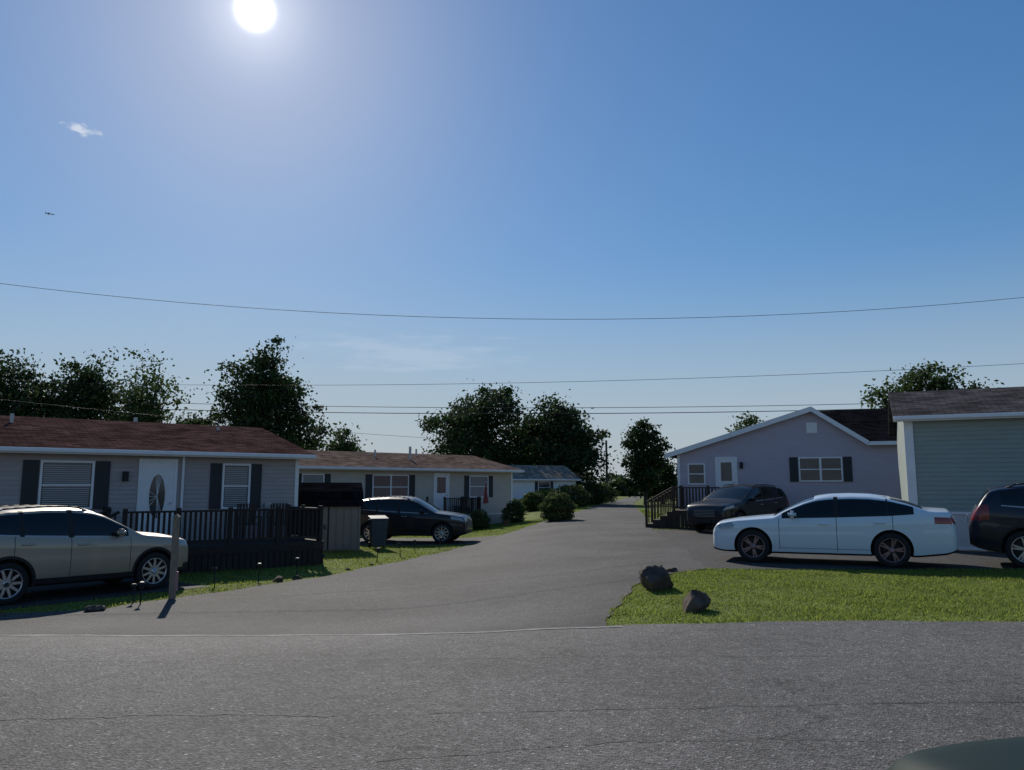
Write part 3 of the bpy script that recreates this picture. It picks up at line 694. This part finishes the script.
    for f in P['seams']:
        for sy in(1,-1):
            z=ev('bot',f)+.1; zt=min(ev('belt',f),ev('top',f)-.04)
            zz=np.linspace(z,zt,12)
            for a,b in zip(zz[:-1],zz[1:]):
                mb.poly([(x0-f-.005,sy*(yat(f,a)+.002),a),(x0-f+.005,sy*(yat(f,a)+.002),a),(x0-f+.005,sy*(yat(f,b)+.002),b),(x0-f-.005,sy*(yat(f,b)+.002),b)])
    fa,fb=P['seams'][0],P['seams'][-1]
    for sy in(1,-1):
        for a,b in zip(np.arange(fa,fb-.05,.1),np.arange(fa+.1,fb+.05,.1)):
            z=ev('bot',a)+.13; mb.poly([(x0-a,sy*(yat(a,z)+.002),z),(x0-b,sy*(yat(b,z)+.002),z),(x0-b,sy*(yat(b,z+.007)+.002),z+.007),(x0-a,sy*(yat(a,z+.007)+.002),z+.007)])
    mb.out('door_seams',M['black'],p)
    mb=MB()
    for f in P['hand']:
        z=ev('belt',f)-.13
        for sy in(1,-1):
            y=yat(f,z); mb.box(x0-f-.1,x0-f+.1,min(sy*y,sy*(y+.035)),max(sy*y,sy*(y+.035)),z-.015,z+.015)
    mb.out('door_handles',M['metal' if P.get('chrome') else paint],p,bevel=.008)
    f=P['mir']
    for sy in(1,-1):
        bm=bmesh.new();bmesh.ops.create_cube(bm,size=1);bmesh.ops.bevel(bm,geom=bm.edges[:],offset=.3,segments=4,affect='EDGES')
        bmesh.ops.scale(bm,vec=(.16,.22,.15),verts=bm.verts)
        z=ev('belt',f)+.085;y=yat(f,ev('belt',f))+.11
        bmesh.ops.translate(bm,vec=(x0-f,sy*y,z),verts=bm.verts);mm=bpy.data.meshes.new('mirror');bm.to_mesh(mm);bm.free();mm.materials.append(M[paint]);mm.shade_smooth()
        link(bpy.data.objects.new('mirror',mm),p)
        MB().box(x0-f-.03,x0-f+.03,min(sy*(y-.14),sy*(y-.05)),max(sy*(y-.14),sy*(y-.05)),z-.08,z-.03).out('mirror_stalk',M['black'],p)
    def lathe(prof,k=40):
        V=[];F=[];m=len(prof)
        for i in range(k):
            t=2*math.pi*i/k
            for (yy,rr_) in prof: V.append((math.cos(t)*rr_,yy,math.sin(t)*rr_))
        for i in range(k):
            for j in range(m-1): F.append((i*m+j,i*m+j+1,((i+1)%k)*m+j+1,((i+1)%k)*m+j))
        return V,F
    ri=r*.70
    for wi,(sx,sy) in enumerate(((wb/2,1),(wb/2,-1),(-wb/2,1),(-wb/2,-1))):
        we=bpy.data.objects.new('wheel',None);link(we,p);we.location=(sx,sy*(W-.115),r);we.rotation_euler=(0,random.uniform(0,6.28),0 if sy>0 else math.pi)
        prof=[(-.10,ri-.01),(-.105,ri+.02),(-.11,r*.86),(-.095,r*.97),(-.07,r),(.07,r),(.095,r*.97),(.11,r*.86),(.105,ri+.02),(.095,ri)]
        V,F=lathe(prof);mk('tire',V,F,M['rubber'],we,True)
        V,F=lathe([(-.09,ri),(.095,ri+.005),(.1,ri-.008),(.085,ri-.022),(-.09,ri-.03)]);mk('rim',V,F,M[wheelmat],we,True)
        V,F=lathe([(.03,.0),(.03,ri*.72),(.015,ri*.72)],32);mk('brake_disc',V,F,M['black'],we)
        V,F=lathe([(-.02,.0),(-.02,ri-.02)],32);mk('backing',V,F,M['black'],we)
        mb=MB()
        for i in range(P['spk']):
            t0=2*math.pi*i/P['spk']
            for dt_ in((-.14,.14) if P['spk']<=5 else (0,)):
                t=t0+dt_; hw=.017 if P['spk']<=5 else .024
                c,s_=math.cos(t),math.sin(t);c0,s0=math.cos(t0+dt_*.9),math.sin(t0+dt_*.9)
                a=(c0*.04,s0*.04);b=(c*(ri-.015),s_*(ri-.015));px,pz=-s_*hw,c*hw
                n0=len(mb.v)
                for (q,yy,wf) in((a,.085,1.2),(b,.088,.85)):
                    for dy_ in(0,-.035):
                        mb.v+=[(q[0]-px*wf,yy+dy_,q[1]-pz*wf),(q[0]+px*wf,yy+dy_,q[1]+pz*wf)]
                mb.f+=[[n0+k for k in q] for q in((0,1,5,4),(2,6,7,3),(0,4,6,2),(1,3,7,5))]
        mb.out('spokes',M[wheelmat],we)
        V,F=lathe([(.06,.0),(.098,.0),(.098,.045),(.09,.06),(.06,.065)],20);mk('hub',V,F,M[wheelmat],we,True)
    zf=P['gr'];mb=MB()
    for z in np.arange(zf[0]+.03,zf[1]-.01,.05): mb.box(x0-.005,x0+.012,-.42,.42,z,z+.012)
    mb.out('grille_bars',M['metal'],p)
    MB().box(x0,x0+.018,-.26,.26,.36,.46).out('front_plate',M['black'],p)
    MB().box(x0-L_-.02,x0-L_-.001,-.16,.16,P['rp'],P['rp']+.15).out('rear_plate',M['plate'],p)
    if P.get('rails'):
        mb=MB()
        for sy in(1,-1):
            pts=[]
            for f in np.linspace(P['rails'][0],P['rails'][1],10):
                s=section(f)[iR]; pts.append((x0-f,sy*(s[0]-.03),s[1]+.05))
            pts[0]=(pts[0][0],pts[0][1],pts[0][2]-.05);pts[-1]=(pts[-1][0],pts[-1][1],pts[-1][2]-.05)
            for a,b in zip(pts[:-1],pts[1:]): mb.tube(a,b,.016)
        mb.out('roof_rails',M['black'],p,smooth=True)
    return p
SEDAN=dict(L=4.70,fo=.86,wb=2.66,r=.34,tumble=.42,clad=.06,kern=.08,
 top=[(0,.70),(.03,.79),(.12,.85),(.5,.92),(1.0,.975),(1.26,1.0),(1.58,1.18),(1.90,1.33),(2.15,1.415),(2.4,1.45),(2.8,1.465),(3.15,1.455),(3.5,1.41),(3.85,1.31),(4.08,1.215),(4.2,1.175),(4.45,1.165),(4.61,1.155),(4.665,1.05),(4.70,.88)],
 belt=[(0,.64),(.12,.79),(.5,.86),(1.2,.92),(2.5,.965),(3.5,1.01),(4.2,1.07),(4.6,1.05),(4.7,.84)],
 bot=[(0,.24),(.2,.20),(.8,.19),(4.0,.20),(4.5,.26),(4.7,.33)],
 w=[(0,.68),(.03,.75),(.12,.81),(.3,.86),(.7,.89),(1.3,.9),(3.6,.9),(4.1,.885),(4.45,.84),(4.6,.79),(4.67,.72),(4.7,.64)],
 head=(.03,.46,.67,.78),tl=(4.30,4.69,.87,1.01),win=(1.46,3.95),pil=[(2.48,2.56),(3.46,3.49)],ws=(1.28,2.10),rg=(3.55,4.12),
 brk=[1.28,1.46,2.10,2.48,2.56,3.46,3.49,3.55,3.95,4.12,4.30],seams=[1.40,2.52,3.56],hand=[2.28,3.33],mir=1.68,spk=5,gr=(.42,.68),rp=.72)
SUV=dict(L=4.45,fo=.84,wb=2.66,r=.365,tumble=.30,clad=.16,kern=.08,
 top=[(0,.80),(.03,.92),(.12,1.0),(.5,1.08),(1.0,1.14),(1.12,1.16),(1.5,1.38),(1.82,1.56),(2.05,1.64),(2.4,1.69),(2.9,1.70),(3.5,1.67),(3.9,1.615),(4.06,1.56),(4.19,1.38),(4.32,1.17),(4.38,1.06),(4.43,.95),(4.45,.84)],
 belt=[(0,.74),(.12,.92),(.5,.99),(1.2,1.06),(2.5,1.11),(3.3,1.16),(4.2,1.24),(4.36,1.04),(4.45,.80)],
 bot=[(0,.34),(.2,.27),(.8,.25),(3.9,.26),(4.3,.34),(4.45,.42)],
 w=[(0,.68),(.03,.75),(.12,.82),(.3,.875),(.7,.915),(1.3,.92),(3.6,.92),(4.0,.905),(4.27,.87),(4.38,.82),(4.45,.74)],
 head=(.03,.50,.80,.92),tl=(4.08,4.40,.92,1.2),tlup=True,win=(1.40,3.86),pil=[(2.42,2.52),(3.26,3.34)],ws=(1.16,1.96),rg=(4.05,4.28),
 brk=[1.16,1.40,1.96,2.42,2.52,3.26,3.34,3.86,4.05,4.28],seams=[1.36,2.47,3.42],hand=[2.25,3.2],mir=1.60,spk=10,gr=(.54,.82),rp=.85,rails=(2.1,3.75),chrome=True)
SUV5=dict(SUV);SUV5['spk']=5
build_car('sedan_car',(6.70,16.95,.012),156,SEDAN,'pWhite','dalu')
build_car('suv_car',(CX,CY,-.44),HL,SUV,'pTan','alu')
build_car('suv_car',(-3.75,29.5,g(-3.75,29.5)+.01),-8,SUV,'pBlack','alu')
build_car('suv_car',(8.3,28.6,.012),222,SUV,'pBlack','dalu')
build_car('suv_car',(11.72,15.55,.012),-30,SUV5,'pNavy','alu')
build_car('sedan_car',(3.08,.75,.03),0,SEDAN,'pGreen','alu')

# ------------------------------------------------------------ rocks, post, garden lights
def rock(name,x,y,sx,sy,sz,seed,tilt=0):
    r=random.Random(seed);bm=bmesh.new();bmesh.ops.create_icosphere(bm,subdivisions=4,radius=1)
    dirs=[(Vector((r.gauss(0,1),r.gauss(0,1),r.gauss(0,.8))).normalized(),r.uniform(.5,.85)) for _ in range(11)]
    for v in bm.verts:
        n=v.co.normalized();s=1
        for d_,lim in dirs:
            q=n.dot(d_)
            if q*s>lim: s=min(s,lim/q)
        s*=1+.025*math.sin(n.x*13+seed)+.02*math.sin(n.y*17)+.015*r.gauss(0,1)
        v.co=Vector((n.x*s*sx,n.y*s*sy,n.z*s*sz))
    me=bpy.data.meshes.new(name);bm.to_mesh(me);bm.free();me.materials.append(M['rock']);me.shade_smooth()
    try: me.set_sharp_from_angle(angle=rad(24))
    except: pass
    o=link(bpy.data.objects.new(name,me));o.location=(x,y,g(x,y)+sz*.40);o.rotation_euler=(0,tilt,seed)
rock('boulder',2.33,12.75,.42,.33,.30,14,.15)
rock('boulder',2.42,10.5,.31,.23,.21,8,.25)
rock('boulder',3.05,15.0,.16,.12,.08,5)
for i,(x,y,s) in enumerate([(-6.9,13.2,.22),(-9.3,12.3,.2),(-8.2,12.6,.15),(-4.8,17.6,.16),(-5.1,17.2,.2),(-4.1,19.6,.1),(-3.7,20.8,.1)]):
    rock('edging_stone',x,y,s,s*.7,s*.45,20+i)
pt=empty('wooden_post',(-6.25,14.55,g(-6.25,14.55)))
MB().box(-.05,.05,-.05,.05,-.1,1.5).out('post',M['twood'],pt,bevel=.008)
mk('cap',[(-.06,-.06,1.5),(.06,-.06,1.5),(.06,.06,1.5),(-.06,.06,1.5),(0,0,1.56)],[(0,1,4),(1,2,4),(2,3,4),(3,0,4),(3,2,1,0)],M['twood'],pt)
MB().box(.052,.075,-.05,.05,.15,.5).out('reflector',M['pink'],pt)
def glight(x,y,h=.42,tilt=0):
    p=empty('garden_light',(x,y,g(x,y)));p.rotation_euler=(tilt,tilt*.6,0);mb=MB().tube((0,0,-.05),(0,0,h*.7),.012)
    mb.tube((0,0,h*.7),(0,0,h*.92),.03,.045,10).tube((0,0,h*.92),(0,0,h),.06,.035,10);mb.out('solar_light',M['black'],p)
for i,(x,y) in enumerate([(-6.7,14.0),(-6.5,13.85),(-6.1,16.2),(-5.5,17.1),(-5.0,18.3),(-4.65,19.4),(-3.7,21.5),(-3.3,23.2),(-3.0,24.3),(-2.4,26)]):
    glight(x,y,.42 if i else .35,.25*math.sin(i*2.3))
def pot(x,y,z,s,mat='terra'):
    p=empty('flower_pot',(x,y,z));MB().tube((0,0,0),(0,0,s),s*.35,s*.5,12).out('pot',M[mat],p)
    r=np.random.default_rng(int(x*10)+100);pos=r.normal(size=(260,3))*np.array([.3,.3,.28])*s+np.array([0,0,s*1.25]);k=260;a=r.normal(size=(k,3));b=np.cross(a,r.normal(size=(k,3)))
    a/=np.linalg.norm(a,axis=1)[:,None];b/=np.linalg.norm(b,axis=1)[:,None];q=s*.12
    fast('plant',np.stack([pos-a*q,pos-b*q*.6,pos+a*q,pos+b*q*.6],1).reshape(-1,3),np.arange(4*k).reshape(-1,4),M['leafB'],p)
pot(-5.9,20.6,-.44,.3);pot(-2.4,38.4,-.44,.45);pot(-.3,39.9,-.44,.4)

# ------------------------------------------------------------ poles, wires, aircraft
def pole(x,y,h,arm=True,r0=.15):
    p=empty('utility_pole',(x,y,g(x,y)));mb=MB().tube((0,0,-.2),(0,0,h),r0,r0*.75,12)
    if arm: mb.box(-1.1,1.1,-.06,.06,h-.7,h-.55)
    mb.out('pole',M['pole'],p)
    if arm:
        mb=MB()
        for q in(-1,-.45,.45,1): mb.tube((q,0,h-.55),(q,0,h-.38),.05,.03)
        mb.out('insulators',M['metal'],p)
pole(-33,25,11.3);pole(30,25,9.8);pole(-62,52,9.5);pole(64,52,9.5);pole(11.0,90,7.0,False,.16)
def wire(name,a,b,sag,r=.014,n=40):
    c=bpy.data.curves.new(name,'CURVE');c.dimensions='3D';c.bevel_depth=r;sp=c.splines.new('POLY');sp.points.add(n)
    for i in range(n+1):
        t=i/n;v=Vector(a).lerp(Vector(b),t);v.z-=4*sag*t*(1-t);sp.points[i].co=(*v,1)
    c.materials.append(M['black']);link(bpy.data.objects.new(name,c))
wire('power_line',(-33,25,11.2),(30,25,9.7),3.3,.008)
wire('power_line',(-61,52,9.05),(63,52,9.0),2.1,.018)
wire('power_line',(-62,52,8.6),(64,52,8.75),2.15,.025)
wire('power_line',(-61,52.2,9.9),(63,40,10.8),2.5,.012)
wire('power_line',(-33,25.2,6.3),(11.0,90,6.6),.9,.012)
ap=empty('airplane',(-.6*3300,.962*3300,.352*3300),30)
mb=MB().tube((-17,0,0),(14,0,0),1.9,1.9,10).tube((14,0,0),(18,0,0),1.9,.5,10);mb.slab([(3,0,0),(-6,17,1),(-9,17,1),(-4,0,0)],.5).slab([(3,0,0),(-4,0,0),(-9,-17,1),(-6,-17,1)],.5).slab([(-13,0,1),(-17,0,1),(-19,.3,7),(-17,.3,7)],.5)
mb.out('fuselage',M['metal'],ap)
